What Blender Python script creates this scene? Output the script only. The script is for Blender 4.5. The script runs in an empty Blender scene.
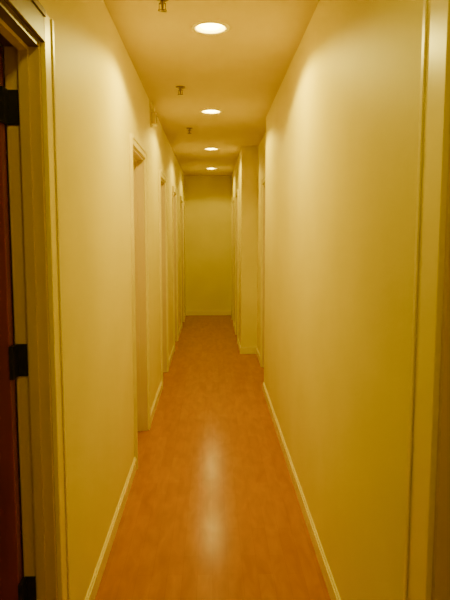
import bpy, bmesh, math
from mathutils import Vector
S = bpy.context.scene
COL = S.collection

# ---------------------------------------------------------------- materials
def new_mat(name):
    m = bpy.data.materials.new(name); m.use_nodes = True
    nt = m.node_tree
    return m, nt, nt.nodes['Principled BSDF']

def paint(name, c1, c2, rough=0.5, scale=3.0, bump=0.15, bscale=220, spec=0.4):
    m, nt, b = new_mat(name)
    tc = nt.nodes.new('ShaderNodeTexCoord')
    n = nt.nodes.new('ShaderNodeTexNoise'); n.inputs['Scale'].default_value = scale; n.inputs['Detail'].default_value = 5
    r = nt.nodes.new('ShaderNodeValToRGB')
    r.color_ramp.elements[0].position = 0.3; r.color_ramp.elements[0].color = (*c1, 1)
    r.color_ramp.elements[1].position = 0.7; r.color_ramp.elements[1].color = (*c2, 1)
    nt.links.new(tc.outputs['Object'], n.inputs['Vector'])
    nt.links.new(n.outputs['Fac'], r.inputs['Fac'])
    nt.links.new(r.outputs['Color'], b.inputs['Base Color'])
    b.inputs['Roughness'].default_value = rough
    b.inputs['Specular IOR Level'].default_value = spec
    if bump:
        n2 = nt.nodes.new('ShaderNodeTexNoise'); n2.inputs['Scale'].default_value = bscale
        bp = nt.nodes.new('ShaderNodeBump'); bp.inputs['Strength'].default_value = bump; bp.inputs['Distance'].default_value = 0.002
        nt.links.new(tc.outputs['Object'], n2.inputs['Vector'])
        nt.links.new(n2.outputs['Fac'], bp.inputs['Height'])
        nt.links.new(bp.outputs['Normal'], b.inputs['Normal'])
    return m

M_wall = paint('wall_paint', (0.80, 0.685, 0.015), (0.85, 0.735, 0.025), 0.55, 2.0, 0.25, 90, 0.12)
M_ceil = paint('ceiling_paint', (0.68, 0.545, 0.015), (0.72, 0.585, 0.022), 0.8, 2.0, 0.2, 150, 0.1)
M_trim = paint('trim_paint', (0.82, 0.71, 0.10), (0.86, 0.75, 0.12), 0.3, 2.0, 0.0, 220, 0.3)
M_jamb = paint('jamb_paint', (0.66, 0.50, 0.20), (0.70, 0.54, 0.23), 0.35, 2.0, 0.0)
M_doorp = paint('door_paint', (0.68, 0.54, 0.08), (0.72, 0.58, 0.10), 0.4, 2.0, 0.0)
M_dark = paint('head_painted_shade', (0.10, 0.04, 0.012), (0.13, 0.055, 0.016), 0.4, 8.0, 0.0)  # shade on the unlit door head, put into its colour as dark brown
M_black = paint('black_hinge_metal', (0.012, 0.010, 0.008), (0.02, 0.017, 0.012), 0.45, 20.0, 0.0)
M_plate = paint('alarm_plastic', (0.72, 0.58, 0.12), (0.74, 0.60, 0.14), 0.35, 2.0, 0.0)
M_brass = paint('sprinkler_metal', (0.25, 0.18, 0.08), (0.33, 0.24, 0.11), 0.35, 30.0, 0.0)
M_brass.node_tree.nodes['Principled BSDF'].inputs['Metallic'].default_value = 0.8
M_canw = paint('can_reflector', (0.85, 0.78, 0.45), (0.88, 0.8, 0.48), 0.3, 5.0, 0.0)
M_rim = paint('can_trim_ring', (0.80, 0.70, 0.32), (0.84, 0.74, 0.35), 0.35, 5.0, 0.0)

def wood(name, ca, cb, axis_scale, rough):
    m, nt, b = new_mat(name)
    tc = nt.nodes.new('ShaderNodeTexCoord')
    mp = nt.nodes.new('ShaderNodeMapping'); mp.inputs['Scale'].default_value = axis_scale
    n = nt.nodes.new('ShaderNodeTexNoise'); n.inputs['Scale'].default_value = 4; n.inputs['Detail'].default_value = 8
    n.inputs['Distortion'].default_value = 0.6
    r = nt.nodes.new('ShaderNodeValToRGB')
    r.color_ramp.elements[0].position = 0.3; r.color_ramp.elements[0].color = (*ca, 1)
    r.color_ramp.elements[1].position = 0.7; r.color_ramp.elements[1].color = (*cb, 1)
    nt.links.new(tc.outputs['Object'], mp.inputs['Vector']); nt.links.new(mp.outputs['Vector'], n.inputs['Vector'])
    nt.links.new(n.outputs['Fac'], r.inputs['Fac']); nt.links.new(r.outputs['Color'], b.inputs['Base Color'])
    b.inputs['Roughness'].default_value = rough
    return m
M_cherry = wood('cherry_door_wood', (0.19, 0.025, 0.005), (0.28, 0.042, 0.008), (6, 6, 0.5), 0.4)

def floor_mat():
    m, nt, b = new_mat('laminate_floor')
    L = nt.links.new
    tc = nt.nodes.new('ShaderNodeTexCoord')
    # planks run along Y: rotate so brick rows run lengthwise
    mp = nt.nodes.new('ShaderNodeMapping'); mp.inputs['Rotation'].default_value = (0, 0, math.pi/2)
    L(tc.outputs['Object'], mp.inputs['Vector'])
    bk = nt.nodes.new('ShaderNodeTexBrick')
    bk.offset = 0.37
    bk.inputs['Scale'].default_value = 1.0
    bk.inputs['Brick Width'].default_value = 0.42
    bk.inputs['Row Height'].default_value = 0.067
    bk.inputs['Mortar Size'].default_value = 0.0006
    bk.inputs['Mortar Smooth'].default_value = 0.3
    bk.inputs['Color1'].default_value = (0.44, 0.165, 0.001, 1)
    bk.inputs['Color2'].default_value = (0.48, 0.187, 0.001, 1)
    bk.inputs['Mortar'].default_value = (0.37, 0.135, 0.001, 1)
    L(mp.outputs['Vector'], bk.inputs['Vector'])
    mp2 = nt.nodes.new('ShaderNodeMapping'); mp2.inputs['Scale'].default_value = (7, 1.8, 1)
    L(tc.outputs['Object'], mp2.inputs['Vector'])
    n = nt.nodes.new('ShaderNodeTexNoise'); n.inputs['Scale'].default_value = 3; n.inputs['Detail'].default_value = 8
    n.inputs['Distortion'].default_value = 0.5
    L(mp2.outputs['Vector'], n.inputs['Vector'])
    r = nt.nodes.new('ShaderNodeValToRGB')
    r.color_ramp.elements[0].position = 0.3; r.color_ramp.elements[0].color = (0.84, 0.82, 0.80, 1)
    r.color_ramp.elements[1].position = 0.7; r.color_ramp.elements[1].color = (1.03, 1.03, 1.03, 1)
    L(n.outputs['Fac'], r.inputs['Fac'])
    mx = nt.nodes.new('ShaderNodeMix'); mx.data_type = 'RGBA'; mx.blend_type = 'MULTIPLY'
    mx.inputs['Factor'].default_value = 1.0
    L(bk.outputs['Color'], mx.inputs['A']); L(r.outputs['Color'], mx.inputs['B'])
    L(mx.outputs['Result'], b.inputs['Base Color'])
    n3 = nt.nodes.new('ShaderNodeTexNoise'); n3.inputs['Scale'].default_value = 12; n3.inputs['Detail'].default_value = 4
    L(tc.outputs['Object'], n3.inputs['Vector'])
    mr = nt.nodes.new('ShaderNodeMapRange')
    mr.inputs['To Min'].default_value = 0.16; mr.inputs['To Max'].default_value = 0.25
    L(n3.outputs['Fac'], mr.inputs['Value']); L(mr.outputs['Result'], b.inputs['Roughness'])
    b.inputs['Specular IOR Level'].default_value = 0.06
    return m
M_floor = floor_mat()

def emis(name, col, st):
    m = bpy.data.materials.new(name); m.use_nodes = True
    nt = m.node_tree; b = nt.nodes['Principled BSDF']
    b.inputs['Base Color'].default_value = (*col, 1)
    b.inputs['Emission Color'].default_value = (*col, 1)
    b.inputs['Emission Strength'].default_value = st
    return m
M_bulb = emis('frosted_bulb_glow', (1.0, 0.82, 0.24), 40)

# ---------------------------------------------------------------- helpers
def add_box(bm, x0, x1, y0, y1, z0, z1, mi=0):
    vs = [bm.verts.new((x, y, z)) for x in (x0, x1) for y in (y0, y1) for z in (z0, z1)]
    for f in ((0,1,3,2),(4,6,7,5),(0,4,5,1),(2,3,7,6),(0,2,6,4),(1,5,7,3)):
        fc = bm.faces.new([vs[i] for i in f]); fc.material_index = mi

def boxes(name, bl, mats, parent=None, bevel=0.0):
    bm = bmesh.new()
    for b in bl: add_box(bm, *b)
    bmesh.ops.recalc_face_normals(bm, faces=bm.faces)
    me = bpy.data.meshes.new(name); bm.to_mesh(me); bm.free()
    if not isinstance(mats, (list, tuple)): mats = [mats]
    for m in mats: me.materials.append(m)
    o = bpy.data.objects.new(name, me); COL.objects.link(o)
    if parent: o.parent = parent
    if bevel:
        md = o.modifiers.new('bevel', 'BEVEL'); md.width = bevel; md.segments = 2; md.limit_method = 'ANGLE'
    return o

def empty(name, loc=(0,0,0)):
    e = bpy.data.objects.new(name, None); COL.objects.link(e); e.location = loc
    e.empty_display_size = 0.1
    return e

def lathe(name, prof, mat, loc=(0,0,0), parent=None, n=40):
    """prof = list of (r,z); revolve about z"""
    bm = bmesh.new(); rings = []
    for r, z in prof:
        if r < 1e-6: rings.append([bm.verts.new((0, 0, z))])
        else: rings.append([bm.verts.new((r*math.cos(2*math.pi*i/n), r*math.sin(2*math.pi*i/n), z)) for i in range(n)])
    for a, b in zip(rings, rings[1:]):
        for i in range(n):
            j = (i+1) % n
            if len(a) == 1: bm.faces.new([a[0], b[i], b[j]])
            elif len(b) == 1: bm.faces.new([a[i], a[j], b[0]])
            else: bm.faces.new([a[i], a[j], b[j], b[i]])
    bmesh.ops.recalc_face_normals(bm, faces=bm.faces)
    for f in bm.faces: f.smooth = True
    me = bpy.data.meshes.new(name); bm.to_mesh(me); bm.free(); me.materials.append(mat)
    o = bpy.data.objects.new(name, me); COL.objects.link(o); o.location = loc
    if parent: o.parent = parent
    return o

# ---------------------------------------------------------------- dimensions
XL, XR = -0.50, 0.50        # corridor faces
XRM = 0.57                  # slightly recessed stretch on the right
XR2 = 0.365                 # narrowed far part on the right
YM = 5.68                   # right wall steps back
YS = 7.5                    # where the right wall steps in
Y0, Y1 = -3.0, 11.2
H = 2.58
T = 0.10                    # wall thickness
DH = 2.06                   # door opening height

left_open = [(1.03, 1.835), (3.79, 4.52), (5.80, 6.50), (7.72, 8.42), (9.62, 10.32)]
right_open = [(0.48, 1.28)]
right_openm = [(5.95, 6.72)]
right_open2 = [(8.25, 8.95), (9.85, 10.55)]

def wall_with_openings(name, x0, x1, ya, yb, ops):
    bl = []; y = ya
    for a, b in ops:
        bl.append((x0, x1, y, a, 0, H)); bl.append((x0, x1, a, b, DH, H)); y = b
    bl.append((x0, x1, y, yb, 0, H))
    return boxes(name, bl, M_wall)

wall_with_openings('wall_left', XL-T, XL, Y0, Y1, left_open)
wall_with_openings('wall_right', XR, XR+0.2, Y0, YM, right_open)
wall_with_openings('wall_right_recess', XRM, XRM+0.2, YM, YS, right_openm)
wall_with_openings('wall_right_far', XR2, XR2+0.405, YS, Y1, right_open2)
boxes('wall_end', [(XL-T, XRM+0.2, Y1, Y1+0.12, 0, H)], M_wall)
boxes('wall_back', [(XL-T, XRM+0.2, Y0-0.12, Y0, 0, H)], M_wall)
boxes('floor', [(-2.2, 1.2, Y0-0.12, Y1+0.12, -0.1, 0)], M_floor)

# ceiling with real round cut-outs for the cans
LY = [-1.15, 1.0, 3.28, 5.42, 7.72, 9.95]
LX = -0.005
RH = 0.082
def ceiling():
    bm = bmesh.new()
    xa, xb = -2.2, 1.2
    hs = 0.13
    N = 32
    def quad(x0, x1, y0, y1):
        bm.faces.new([bm.verts.new(p) for p in ((x0,y0,H),(x1,y0,H),(x1,y1,H),(x0,y1,H))])
    cur = Y0-0.12
    for ly in LY:
        quad(xa, xb, cur, ly-hs)
        quad(xa, LX-hs, ly-hs, ly+hs); quad(LX+hs, xb, ly-hs, ly+hs)
        inner = []; outer = []
        for i in range(N):
            a = 2*math.pi*(i+0.5)/N
            c, s = math.cos(a), math.sin(a); k = hs/max(abs(c), abs(s))
            inner.append((LX+RH*c, ly+RH*s)); outer.append((LX+k*c, ly+k*s))
        iv = [bm.verts.new((x,y,H)) for x,y in inner]; ov = [bm.verts.new((x,y,H)) for x,y in outer]
        for i in range(N):
            j = (i+1) % N
            bm.faces.new([iv[i], ov[i], ov[j], iv[j]])
        for cx, cy in ((1,1),(-1,1),(-1,-1),(1,-1)):
            a0 = math.atan2(cy, cx) % (2*math.pi)
            i = int(a0/(2*math.pi)*N - 0.5)
            j = (i+1) % N
            cv = bm.verts.new((LX+cx*hs, ly+cy*hs, H))
            bm.faces.new([ov[i], cv, ov[j]])
        cur = ly+hs
    quad(xa, xb, cur, Y1+0.12)
    for f in bm.faces:
        f.normal_update()
        if f.normal.z > 0: f.normal_flip()
    t = 0.2
    vs = [bm.verts.new(p) for p in ((xa,Y0-0.12,H+t),(xb,Y0-0.12,H+t),(xb,Y1+0.12,H+t),(xa,Y1+0.12,H+t))]
    bm.faces.new(vs)
    vb = [bm.verts.new(p) for p in ((xa,Y0-0.12,H),(xb,Y0-0.12,H),(xb,Y1+0.12,H),(xa,Y1+0.12,H))]
    for i in range(4):
        j = (i+1) % 4
        bm.faces.new([vb[i], vb[j], vs[j], vs[i]])
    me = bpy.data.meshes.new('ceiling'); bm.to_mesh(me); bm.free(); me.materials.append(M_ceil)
    o = bpy.data.objects.new('ceiling', me); COL.objects.link(o)
ceiling()

# side room shell behind the open door so nothing is see-through
boxes('wall_side_room', [(-2.2, -2.1, Y0, Y1, 0, H), (-2.1, XL-T, 0.3, 0.4, 0, H), (-2.1, XL-T, 2.9, 3.0, 0, H)], M_wall)

# ---------------------------------------------------------------- baseboards
BH, BT = 0.085, 0.012
CW = 0.055
def base_run(name, xin, sgn, ya, yb, ops, cws=None):
    bl = []; y = ya
    segs = []
    for i, (a, b) in enumerate(ops):
        c = (cws or {}).get(i, CW)
        segs.append((y, a-c)); y = b+c
    segs.append((y, yb))
    for a, b in segs:
        if b <= a: continue
        x0, x1 = sorted((xin, xin+sgn*BT))
        bl.append((x0, x1, a, b, 0.0, BH-0.012))
        x0, x1 = sorted((xin, xin+sgn*BT*0.55))
        bl.append((x0, x1, a, b, BH-0.012, BH))
    return boxes(name, bl, M_trim)
base_run('baseboard_left', XL, 1, Y0, Y1, left_open, {0: 0.09})
base_run('baseboard_right', XR, -1, Y0, YM, right_open, {0: 0.14})
base_run('baseboard_right_recess', XRM, -1, YM, YS-BT, right_openm)
base_run('baseboard_right_far', XR2, -1, YS, Y1, right_open2)
boxes('baseboard_end', [(XL+BT, XR2-BT, Y1-BT, Y1, 0, BH)], M_trim)
boxes('baseboard_step', [(XR2-BT, XRM-BT, YS-BT, YS, 0, BH)], M_trim)

# ---------------------------------------------------------------- doors
def door(name, xf, side, a, b, cw=CW, open_leaf=False, head_mat=None, jmat=M_jamb):
    root = empty(name, (0, 0, 0))
    CT = 0.014
    def X(d0, d1):
        p, q = xf+side*d0, xf+side*d1
        return (p, q) if p < q else (q, p)
    J = 0.018
    TT = T if side < 0 else 0.13
    for nm, (y0, y1, inn) in {'casing_near': (a-cw, a, 1), 'casing_far': (b, b+cw, -1)}.items():
        x = X(-CT, 0); x2 = X(-CT-0.005, -CT)
        if inn == 1: back = (y0, y0+0.02)
        else: back = (y1-0.02, y1)
        boxes(nm, [(*x, y0, y1, 0, DH+cw), (*x2, *back, 0, DH+cw)], M_trim, root, 0.002)
    x = X(-CT, 0); x2 = X(-CT-0.005, -CT)
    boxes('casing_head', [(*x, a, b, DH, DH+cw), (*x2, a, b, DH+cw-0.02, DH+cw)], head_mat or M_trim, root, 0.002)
    xx = X(0, TT)
    boxes('jamb_near', [(*xx, a, a+J, 0, DH)], jmat, root)
    boxes('jamb_far', [(*xx, b-J, b, 0, DH)], jmat, root)
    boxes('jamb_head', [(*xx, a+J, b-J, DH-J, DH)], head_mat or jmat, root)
    xs = X(0.030, 0.058) if open_leaf else X(0.05, 0.080)
    boxes('door_stop', [(*xs, a+J, a+J+0.012, 0, DH-J), (*xs, b-J-0.012, b-J, 0, DH-J), (*xs, a+J+0.012, b-J-0.012, DH-J-0.012, DH-J)], jmat, root)
    if open_leaf:
        y1 = b-J-0.004; y0 = y1-0.04
        xa, xb = xf-T-0.005-0.78, xf-T-0.004
        boxes('leaf', [(xa, xb, y0, y1, 0.01, DH-J-0.004)], M_cherry, root, 0.002)
        for i, z in enumerate((1.87, 1.12, 0.37)):
            boxes('hinge_%d' % i, [(xf-T+0.003, xf-T+0.036, b-J-0.004, b-J, z-0.05, z+0.05),
                                     (xf-T-0.004, xf-T+0.008, b-J-0.050, b-J-0.004, z-0.05, z+0.05)], M_black, root)
        lathe('knob', [(0,0.06),(0.02,0.058),(0.027,0.045),(0.024,0.03),(0.012,0.022),(0.012,0.006),(0.03,0.005),(0.03,0)], M_brass, (xa+0.07, y0, 1.0), root).rotation_euler = (math.pi/2, 0, 0)
    else:
        xl = X(0.086, 0.124)
        y0, y1 = a+J+0.003, b-J-0.003
        bl = [(*xl, y0, y1, 0.008, DH-J-0.003)]
        xp = X(0.080, 0.086)
        mid = (y0+y1)/2
        for za, zb in ((0.2, 0.85), (1.0, 1.55), (1.65, 1.93)):
            bl.append((*xp, y0+0.1, mid-0.04, za, zb)); bl.append((*xp, mid+0.04, y1-0.1, za, zb))
        boxes('leaf', bl, M_doorp, root, 0.003)
        kb = lathe('knob', [(0,0.06),(0.02,0.058),(0.027,0.045),(0.024,0.03),(0.012,0.022),(0.012,0.006),(0.03,0.005),(0.03,0)], M_brass,
                   (xf+side*0.086, y0+0.06, 1.0), root)
        kb.rotation_euler = (0, -side*math.pi/2, 0)
    return root

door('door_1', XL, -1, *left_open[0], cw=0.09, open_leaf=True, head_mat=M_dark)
for i, o in enumerate(left_open[1:]): door('door_%d' % (i+2), XL, -1, *o)
door('door_6', XR, 1, *right_open[0], cw=0.14)
door('door_7', XRM, 1, *right_openm[0])
for i, o in enumerate(right_open2): door('door_%d' % (i+8), XR2, 1, *o)

# ---------------------------------------------------------------- recessed lights
def can_light(y, power):
    root = empty('recessed_ceiling_light', (LX, y, H))
    lathe('trim_ring', [(0.078,0.0),(0.078,-0.004),(0.088,-0.007),(0.100,-0.004),(0.102,0.0)], M_rim, (0,0,0), root, 48)
    lathe('reflector', [(0.079,-0.002),(0.076,0.03),(0.068,0.08),(0.058,0.11),(0.0,0.115)], M_canw, (0,0,0), root, 48)
    lathe('flood_bulb', [(0,-0.008),(0.025,-0.005),(0.050,0.003),(0.064,0.018),(0.060,0.045),(0.035,0.08),(0.02,0.105),(0.018,0.113)], M_bulb, (0,0,0), root, 32)
    ld = bpy.data.lights.new('lamp_beam', 'SPOT'); ld.energy = power; ld.color = (1.0, 0.81, 0.13)
    ld.specular_factor = 0.1     # the glowing bulb itself provides the reflection
    ld.spot_size = math.radians(156); ld.spot_blend = 0.2; ld.shadow_soft_size = 0.05
    lo = bpy.data.objects.new('lamp_beam', ld); COL.objects.link(lo); lo.parent = root; lo.location = (0, 0, -0.065)
for i, y in enumerate(LY):
    can_light(y, [10, 9, 76, 50, 38, 28][i])

# ---------------------------------------------------------------- sprinklers
def sprinkler(x, y):
    root = empty('fire_sprinkler', (x, y, H))
    lathe('escutcheon', [(0,0),(0.034,0),(0.034,-0.004),(0.022,-0.010),(0.012,-0.011),(0,-0.011)], M_brass, parent=root)
    lathe('body', [(0.010,-0.010),(0.010,-0.026),(0.006,-0.028),(0.004,-0.05),(0.007,-0.052),(0,-0.053)], M_brass, parent=root, n=20)
    boxes('frame_arms', [(-0.016,-0.013,-0.003,0.003,-0.050,-0.022),(0.013,0.016,-0.003,0.003,-0.050,-0.022),
                         (-0.016,0.016,-0.003,0.003,-0.026,-0.022),(-0.016,0.016,-0.003,0.003,-0.053,-0.049)], M_brass, root)
    lathe('deflector', [(0,-0.053),(0.02,-0.053),(0.021,-0.055),(0,-0.056)], M_brass, parent=root, n=24)
for x, y in ((-0.225, 2.89), (-0.228, 4.55), (-0.225, 6.25)): sprinkler(x, y)

# ---------------------------------------------------------------- wall alarm (left, near the ceiling)
al = empty('fire_alarm_horn', (XL, 5.05, H-0.12))
boxes('backplate', [(0, 0.012, -0.06, 0.06, -0.075, 0.12)], M_plate, al, 0.003)
boxes('housing', [(0.012, 0.05, -0.05, 0.05, -0.065, 0.03)], M_plate, al, 0.006)
boxes('strobe_lens', [(0.012, 0.035, -0.035, 0.035, 0.035, 0.065)], M_trim, al, 0.004)
boxes('grille', [(0.05, 0.053, -0.04, 0.04, z, z+0.006) for z in (-0.055,-0.04,-0.025,-0.01,0.005)], M_brass, al)

# ---------------------------------------------------------------- world + camera
wd = bpy.data.worlds.new('World'); S.world = wd; wd.use_nodes = True
wd.node_tree.nodes['Background'].inputs['Color'].default_value = (0.05, 0.035, 0.015, 1)
wd.node_tree.nodes['Background'].inputs['Strength'].default_value = 0.3

cd = bpy.data.cameras.new('camera'); cd.lens = 36; cd.sensor_width = 36; cd.sensor_fit = 'AUTO'
cd.clip_start = 0.02
co = bpy.data.objects.new('camera', cd); COL.objects.link(co)
co.location = (0, 0, 1.5)
co.rotation_euler = (math.radians(90-6.18), 0, math.radians(-1.24))
S.camera = co
